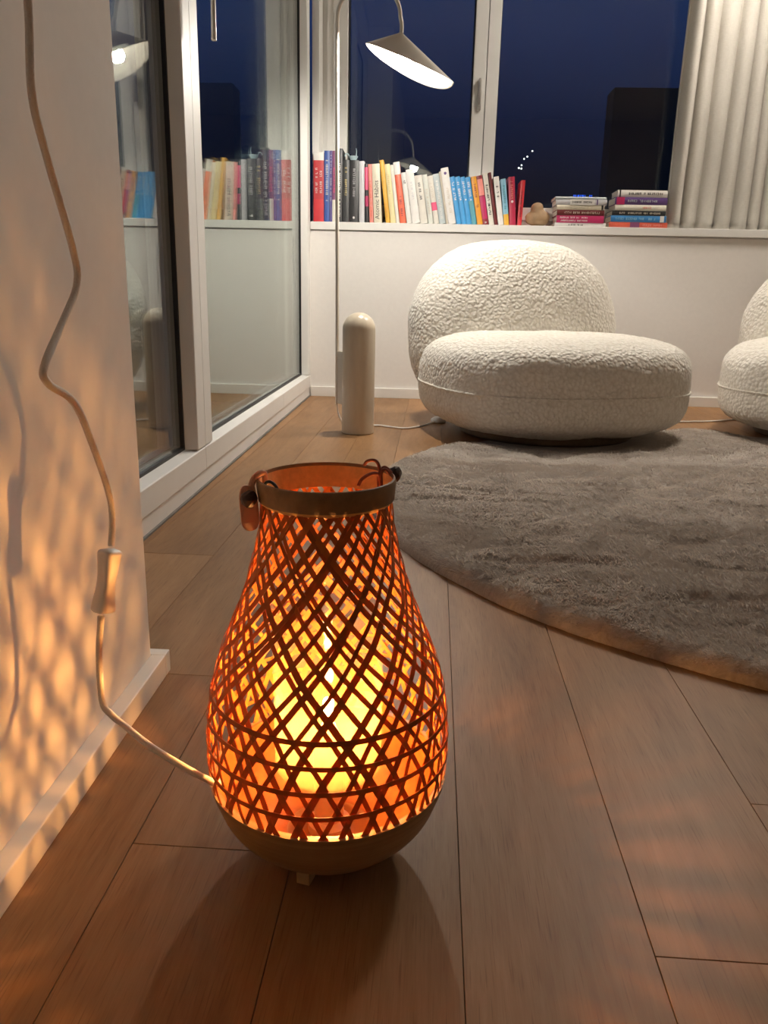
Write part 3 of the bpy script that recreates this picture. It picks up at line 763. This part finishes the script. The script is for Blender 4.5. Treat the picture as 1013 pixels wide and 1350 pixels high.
BK = [
(-.4948,-.4502,.2771,0,'red','thick red book with a white top, first in the row at the door corner','white',[(.885,1,'white'),(0,.33,'scarlet')],dict(rows=2,tz=(.42,.82))),
(-.4489,-.4260,.2833,0,'blue','tall royal blue book beside the thick red one','ivory',[],dict(tz=(.3,.9))),
(-.4253,-.4149,.2832,0,'violet','narrow violet book with white lettering between the blue and plum books','white',[],dict(tz=(.3,.95))),
(-.4142,-.3969,.2832,0,'plum','plum book with a white foot partly behind the thin lamp stem','pink',[(0,.32,'ivory')],dict(tz=(.42,.8))),
(-.3959,-.3710,.2922,0,'black','tallest black book with a white title, right of the lamp stem','white',[],dict(tz=(.08,.85))),
(-.3697,-.3416,.2478,0,'charcoal','black book with a large gold title','gold',[],dict(tz=(.44,.93))),
(-.3407,-.3018,.2477,0,'black','wide plain black book with a white spot near its foot','grey',[],dict(tz=(.42,.9))),
(-.2979,-.2745,.2444,-.015,'grey','plain light grey book next to the wide plain black one',None,[],{}),
(-.2700,-.2560,.2345,-.034,'charcoal','black book with pink blocks on its spine',None,[(.56,.94,'pink'),(.28,.46,'magenta')],{}),
(-.2525,-.2360,.2334,-.049,'salmon','salmon pink book standing against the cream one with the dark title','orange',[],dict(tz=(.1,.8))),
(-.2335,-.1998,.2346,-.060,'cream','cream book with a big dark title, just right of the salmon one','charcoal',[],dict(words='Atomic Habits',tz=(.06,.72))),
(-.1820,-.1634,.2512,-.134,'yellow','deep yellow book leaning left across a dark gap','amber',[],dict(tz=(.1,.35))),
(-.1618,-.1390,.2355,-.140,'paleyellow','pale yellow book leaning on the deep yellow one','gold',[],dict(tz=(.5,.9))),
(-.1380,-.1228,.2331,-.144,'ivory','thin ivory book leaning between the pale yellow and orange ones',None,[],{}),
(-.1215,-.0942,.2437,-.149,'orange','orange red book with a pale top, leaning left','darkred',[(.80,1,'white')],dict(tz=(.12,.5))),
(-.0915,-.0702,.2038,-.161,'white','shorter white book leaning just right of the orange red one','charcoal',[],dict(tz=(.78,.9))),
(-.0690,-.0349,.2161,-.166,'white','broad glossy white book under the lamp reflection','grey',[],dict(tz=(.45,.8))),
(-.0335,-.0015,.1934,-.172,'oat','oat coloured book with spaced dark letters on its upper spine','charcoal',[],dict(tz=(.5,.92))),
(.0000,.0224,.1972,-.179,'palegreen','pale greenish book between the oat one and the one with a pink oval','sand',[],dict(tz=(.2,.8))),
(.0235,.0464,.1929,-.184,'oat','off white book with a pink mark low on its spine','sand',[(.28,.45,'pink')],dict(tz=(.55,.9))),
(.0472,.0748,.2005,-.187,'bluegrey','blue grey book among the white ones','white',[],dict(tz=(.1,.9))),
(.0758,.0851,.2107,-.191,'sand','very thin sand coloured book against the tall white one',None,[],{}),
(.0860,.1187,.2253,-.194,'white','tall white book with a round dark emblem, left of the blue set','sand',[],dict(tz=(.2,.7))),
(.1199,.1407,.1912,-.199,'sky','leftmost of the four matching bright blue books','white',[],dict(tz=(.55,.95))),
(.1415,.1632,.1915,-.202,'sky','second from left of the four matching bright blue books','white',[],dict(tz=(.55,.95))),
(.1640,.1852,.1913,-.205,'sky','third from left of the four matching bright blue books','white',[],dict(tz=(.55,.95))),
(.1862,.2077,.1910,-.206,'sky','rightmost of the four matching bright blue books, greener at the foot','white',[(0,.5,'teal')],dict(tz=(.55,.95))),
(.2087,.2322,.1931,-.2004,'amber','amber orange book right of the blue set','darkred',[],dict(tz=(.36,.9))),
(.2332,.2573,.1973,-.2000,'darkred','dark red book with a pale pink panel on its spine','white',[(.6,.93,'salmon'),(.12,.58,'magenta')],dict(tz=(.03,.09))),
(.2592,.2807,.2080,-.1950,'ivory','ivory book between the dark red and maroon ones','charcoal',[],dict(tz=(.2,.8))),
(.2817,.2949,.2107,-.1900,'maroon','narrow very dark maroon book standing tallest beside the ivory one',None,[],{}),
(.2972,.3206,.1933,-.1673,'white','white book with a short black title, right of the maroon one','black',[],dict(tz=(.58,.92))),
(.3216,.3434,.1847,-.1398,'lightblue','light blue book with a yellow foot','teal',[(0,.24,'yellow')],dict(tz=(.35,.9))),
(.3451,.3716,.1930,-.0892,'crimson','crimson book with a round pale emblem, second last in the row','salmon',[],dict(tz=(.55,.95))),
(.3761,.3947,.1803,.030,'scarlet','bright red book at the right end of the row, beside the brown stone','darkred',[],dict(tz=(.2,.8))),
]
for i, (x0, x1, h, ln, colr, lab, ti, bands, kw) in enumerate(BK):
    b = book(x0, x1, h, ln, colr, lab, ROW, ti, bands, yo=random.uniform(0, .004), **kw)
    w = (x1 - x0) * math.cos(ln)
    def dot(z, r, c, b=b, w=w, ox=0 if ln <= 0 else -w):
        bm = bmesh.new(); bmesh.ops.create_cone(bm, cap_ends=True, segments=20, radius1=r, radius2=r, depth=.0008, matrix=Matrix.Translation((ox + w / 2, -.0028, z)) @ Matrix.Rotation(PI / 2, 4, 'X')); obj('emblem', bm, cmat('ink_' + c, COL[c]), b)
    if i == 6: dot(.020, .0048, 'white')
    if i == 22: dot(.203, .0058, 'purple')
    if i == 29: dot(.080, .0035, 'charcoal')
    if i == 33: dot(.095, .0052, 'white')
    if 23 <= i <= 26: dot(.100, .0035, 'white')
def flat_book(x0, x1, z0, h, colour, label, group, title, bands=(), yo=0, d=.128, tx=(.1, .75), rows=1):
    r = thing('book', label, 'book', ((x0 + x1) / 2, 3.5625 + yo, z0), (0, 0, random.uniform(-.015, .015)), group); L = x1 - x0
    rot = Matrix.Translation((L / 2, 0, 0)) @ Matrix.Rotation(-PI / 2, 4, 'Y')       # lay the upright book on its side
    hh = h - .0005
    bm = book_cover(hh, L, d); bmesh.ops.transform(bm, verts=bm.verts, matrix=rot); obj('cover', bm, cmat('cover_' + colour, COL[colour]), r, True, 40)
    th = min(.0016, hh * .12)
    bm = bmesh.new(); box(bm, th + .0001, hh - th - .0001, .0026, d - .003, .0025, L - .0025); bmesh.ops.transform(bm, verts=bm.verts, matrix=rot); obj('pages', bm, M['paper'], r)
    for a, b, c in bands:
        bm = bmesh.new(); box(bm, L * (a - .5), L * (b - .5), -.0026, .0005, .0003, hh - .0003); obj('spine_band', bm, cmat('cover_' + c, COL[c]), r)
    if title:
        bm = glyphs(hh, L, 0, L * (tx[1] - tx[0]), rows, int(x0 * 1e5 + z0 * 1e4) & 0xffff, .5)
        # turn the strokes to read along the spine
        bmesh.ops.transform(bm, verts=bm.verts, matrix=Matrix.Translation((L * (1 - tx[0]) - L / 2, 0, 0)) @ Matrix.Rotation(-PI / 2, 4, 'Y'))
        obj('title', bm, cmat('ink_' + title, COL[title]), r)
    return r
GA = 'books lying in the left stack on the sill'; GB = 'books lying in the right stack on the sill'
z = SILL
for x0, x1, h, c, lab, ti, bands, kw in [
    (.5350,.7490,.0165,'white','white book at the bottom of the left stack, next to the brown stone','charcoal',[],dict(tx=(.45,.75))),
    (.5412,.7384,.0288,'magenta','thick magenta book in the left stack','white',[],dict(rows=2,tx=(.35,.95))),
    (.5401,.7381,.0228,'maroon','blackish maroon book in the left stack, on the magenta one','sand',[],dict(tx=(.1,.9))),
    (.5385,.7366,.0190,'cream','cream book in the left stack with a dark dot at its right end','sand',[(.94,.98,'black')],dict(tx=(.25,.85))),
    (.5327,.7458,.0222,'grey','grey book with a white title panel, second from the top of the left stack','charcoal',[(.28,.76,'white'),(.80,.82,'purple')],dict(tx=(.26,.7))),
    (.5300,.7422,.0100,'bluegrey','thin pale book on top of the left stack',None,[],{})]:
    flat_book(x0, x1, z, h, c, lab, GA, ti, bands, yo=random.uniform(0, .004), **kw); z += h
z = SILL
for x0, x1, h, c, lab, ti, bands, kw in [
    (.7631,1.0059,.0236,'coral','coral red book at the bottom of the right stack','salmon',[(.36,.52,'plum')],dict(tx=(.1,.45))),
    (.7677,.9977,.0256,'royal','bright blue book in the right stack','lightblue',[(.89,.96,'white')],dict(tx=(.2,.95))),
    (.7712,.9930,.0196,'black','black book in the right stack, on the blue one','sand',[],dict(tx=(.1,.9))),
    (.7808,.9935,.0232,'ivory','ivory book without a title in the right stack','salmon',[],dict(tx=(.3,.5))),
    (.7787,.9958,.0296,'purple','dark purple book with a pink patch in the right stack','bluegrey',[(.03,.18,'magenta')],dict(tx=(.2,.8))),
    (.7872,.9929,.0280,'white','white book on top of the right stack','charcoal',[(.04,.065,'black')],dict(tx=(.1,.86)))]:
    flat_book(x0, x1, z, h, c, lab, GB, ti, bands, yo=random.uniform(0, .004), **kw); z += h

# brown two-lobed stone on the sill
bm = bmesh.new(); bmesh.ops.create_icosphere(bm, subdivisions=5, radius=1)
def sd(p):
    q = Vector((p.x / .053, p.y / .032, (p.z + .012) / .034)); a = (q.length - 1) * .034
    b_ = (p - Vector((-.004, 0, .026))).length - .0265
    h = max(0, .012 - abs(a - b_)) / .012
    return min(a, b_) - h * h * .003 + .0025 * noise.noise(p * 45)
for v in bm.verts:
    d_ = v.co.normalized(); lo_, hi_ = 0, .09
    for _ in range(22):
        mi_ = (lo_ + hi_) / 2
        if sd(d_ * mi_) < 0: lo_ = mi_
        else: hi_ = mi_
    v.co = d_ * lo_
zm = min(v.co.z for v in bm.verts)
bmesh.ops.translate(bm, verts=bm.verts, vec=(.4655, 3.60, SILL - zm))
M['brownstone'] = simple('brown_carved_stone', (.30, .19, .10), .6, .2, 25, .2)
tag(obj('stone_ornament', bm, M['brownstone'], None, True), 'brown rounded stone with a raised lobe on the sill, right of the red book', 'stone')

# small pale blue bird-like cup standing on the black books
M['paleblue'] = simple('pale_blue_glaze', (.42, .55, .60), .3, .06, 80)
FX, FZ = -.328, SILL + .2479
og = thing('cup_ornament', 'tiny pale blue cup ornament with curved prongs, on top of the black books', 'ornament', (FX, 3.59, FZ))
bm = bmesh.new(); lathe(bm, [(0, .0004), (.010, .0004), (.012, .004), (.0195, .016), (.0205, .0185), (.0190, .0185), (.011, .006), (0, .004)], 36); obj('cup', bm, M['paleblue'], og, True, 40)
bm = bmesh.new(); tube(bm, spline([(-.017, 0, .014), (-.020, 0, .024), (-.026, 0, .029), (-.033, 0, .026), (-.036, 0, .018)], 6), .0022, 8); obj('handle', bm, M['paleblue'], og, True)
bm = bmesh.new(); tube(bm, spline([(.012, 0, .012), (.0125, 0, .026), (.0135, 0, .038), (.011, 0, .050)], 6), lambda t: .0030 - .0019 * t, 8); obj('prong', bm, M['paleblue'], og, True)

# ------------------------------------------------------------------ curtain
bm = bmesh.new(); NX, NZ = 260, 40; g = []
for j in range(NZ + 1):
    t = j / NZ; zc = .7445 + (2.185 - .7445) * t; row = []
    for i in range(NX + 1):
        s = i / NX; x = 1.012 + 1.0 * s + .006 * noise.noise(Vector((s * 9, t * 2.0, 4)))
        ph = s * 98 + 2.2 * noise.noise(Vector((s * 5, t * .8, 0))) + .25 * math.sin(t * 3 + s * 11)
        wv = math.sin(ph); wv = math.copysign(abs(wv) ** .9, wv)
        amp = .034 * (.75 + .9 * noise.noise(Vector((s * 8, 1.5, 0)))) * (1 + .15 * (1 - t))
        y = 3.632 + amp * wv + .006 * noise.noise(Vector((s * 30, t * 5, 2)))
        xx = x + .010 * math.cos(ph * 1.0) + .004 * (1 - t) * noise.noise(Vector((s * 20, 0, 7)))
        row.append(bm.verts.new((xx, y, zc)))
    g.append(row)
for A, B_ in zip(g, g[1:]):
    for i in range(NX): bm.faces.new((A[i], A[i+1], B_[i+1], B_[i]))
cu = tag(obj('curtain', bm, M['curtain'], None, True), 'off white linen curtain hanging in folds at the right of the window', 'curtain')
so = cu.modifiers.new('thick', 'SOLIDIFY'); so.thickness = .0012

# ------------------------------------------------------------------ ceiling lamp (outside the frame, gives the room its dim fill)
cl_ = thing('ceiling_lamp', 'flat round white ceiling lamp above the chairs', 'ceiling lamp', (1.25, 3.15, CEIL))
bm = bmesh.new(); lathe(bm, [(0, -.0005), (.22, -.0005), (.22, -.05), (.205, -.05), (.205, -.006), (0, -.006)], 64); obj('housing', bm, M['cream_metal'], cl_, True, 40)
bm = bmesh.new(); lathe(bm, [(0, -.055), (.12, -.054), (.19, -.05), (.2045, -.044), (.2045, -.008), (0, -.008)], 64); obj('diffuser', bm, M['room_bulb'], cl_, True, 40)

gl_ = thing('fill_globe', 'unseen fill light added to the room, a glowing ball on a thin stand by the right wall', 'floor lamp', (2.85, -.6, 0))  # added fill source out of view, brightens the left wall
bm = bmesh.new(); lathe(bm, [(0, .0005), (.15, .0005), (.15, .012), (.012, .02), (.012, 1.20), (0, 1.20)], 40); obj('stand', bm, M['cream_metal'], gl_, True, 40)
bm = bmesh.new(); bmesh.ops.create_uvsphere(bm, u_segments=40, v_segments=24, radius=.25, matrix=Matrix.Translation((0, 0, 1.44))); obj('glow_sphere', bm, M['globe'], gl_, True)

# ------------------------------------------------------------------ outside: dark blocks across the street, a few lights
def block(name, x0, x1, y0, y1, z0, z1, label):
    bm = bmesh.new(); box(bm, x0, x1, y0, y1, z0, z1)
    return tag(obj(name, bm, M['exterior']), label, 'building')
block('building', 8.25, 24, 40, 41.5, -12, 9.75, 'dark building silhouette close behind the curtain side of the window')
block('building', -30, 60, 90, 100, -12, 9.0, 'long low dark building line far behind the window')
for i, (dx, dz) in enumerate(((.1035, .146), (.1065, .1455), (.1065, .1490), (.1090, .1560), (.1125, .1585), (.1180, .1645))):
    Yl = 60 + 3 * i; o = bmesh.new(); bmesh.ops.create_uvsphere(o, u_segments=12, v_segments=8, radius=.055, matrix=Matrix.Translation((dx * Yl, Yl, .45 + dz * Yl)))
    lo = tag(obj('street_light', o, M['street'], None, True), 'tiny white light far outside in the night, one of a slanting string', 'street light', 'string of distant street lights')
bm = bmesh.new(); rg = random.Random(3); Ys = 40; x = .1690 * Ys
while x < .1905 * Ys:
    w = rg.uniform(.05, .11)
    if rg.random() < .87:
        for q in range(3): box(bm, x + rg.uniform(0, w * .6), x + w, Ys, Ys + .05, .45 + (.1135 + .0016 * q) * Ys, .45 + (.1146 + .0016 * q) * Ys)
    x += w + .03
tag(obj('neon_sign', bm, M['blue_sign']), 'small blue lit sign far outside above the left book stack', 'sign')

# ------------------------------------------------------------------ world, camera
wd = bpy.data.worlds.new('night'); bpy.context.scene.world = wd; wd.use_nodes = True; nt = wd.node_tree; nt.nodes.clear()
o = nt.nodes.new('ShaderNodeOutputWorld'); bg = nt.nodes.new('ShaderNodeBackground'); tc = nt.nodes.new('ShaderNodeTexCoord'); sp = nt.nodes.new('ShaderNodeSeparateXYZ'); rp = nt.nodes.new('ShaderNodeValToRGB')
nz = nt.nodes.new('ShaderNodeTexNoise'); nz.inputs['Scale'].default_value = 3.5; nz.inputs['Detail'].default_value = 4
mm = nt.nodes.new('ShaderNodeMath'); mm.operation = 'MULTIPLY_ADD'; mm.inputs[1].default_value = .10
nt.links.new(tc.outputs['Generated'], sp.inputs[0]); nt.links.new(tc.outputs['Generated'], nz.inputs['Vector'])
nt.links.new(nz.outputs['Fac'], mm.inputs[0]); nt.links.new(sp.outputs['Z'], mm.inputs[2])
e = rp.color_ramp.elements; e[0].position = .05; e[0].color = (.0010, .0015, .0035, 1); e[1].position = .5; e[1].color = (.012, .028, .095, 1)
for p, c in ((.15, (.0020, .0032, .0100)), (.24, (.0045, .0085, .030)), (.33, (.008, .0175, .062))): x = e.new(p); x.color = (*c, 1)
nt.links.new(mm.outputs[0], rp.inputs[0]); nt.links.new(rp.outputs[0], bg.inputs[0]); bg.inputs[1].default_value = 1.35; nt.links.new(bg.outputs[0], o.inputs[0])

pitch, roll, yaw = .271031, .0229642, -.0455316
cp, sp_ = math.cos(pitch), math.sin(pitch)
f = Vector((math.sin(yaw) * cp, math.cos(yaw) * cp, -sp_)); r = Vector((math.cos(yaw), -math.sin(yaw), 0)); u = r.cross(f)
R2 = math.cos(roll) * r + math.sin(roll) * u; U2 = -math.sin(roll) * r + math.cos(roll) * u
cam = bpy.data.cameras.new('camera'); co = bpy.data.objects.new('camera', cam); C.objects.link(co)
cam.sensor_fit = 'VERTICAL'; cam.sensor_height = 36; cam.lens = 1033.04 / 1350 * 36; cam.clip_start = .01; cam.clip_end = 500
mw = Matrix((R2, U2, -f)).transposed().to_4x4(); mw.translation = (0, 0, .45); co.matrix_world = mw
sc = bpy.context.scene; sc.camera = co
sc.view_settings.view_transform = 'Standard'; sc.view_settings.look = 'None'; sc.view_settings.exposure = .12; sc.view_settings.gamma = 1
try: sc.view_settings.use_curve_mapping = False
except Exception: pass
sc.cycles.use_denoising = True; sc.cycles.max_bounces = 12; sc.cycles.transparent_max_bounces = 24; sc.cycles.sample_clamp_indirect = 6
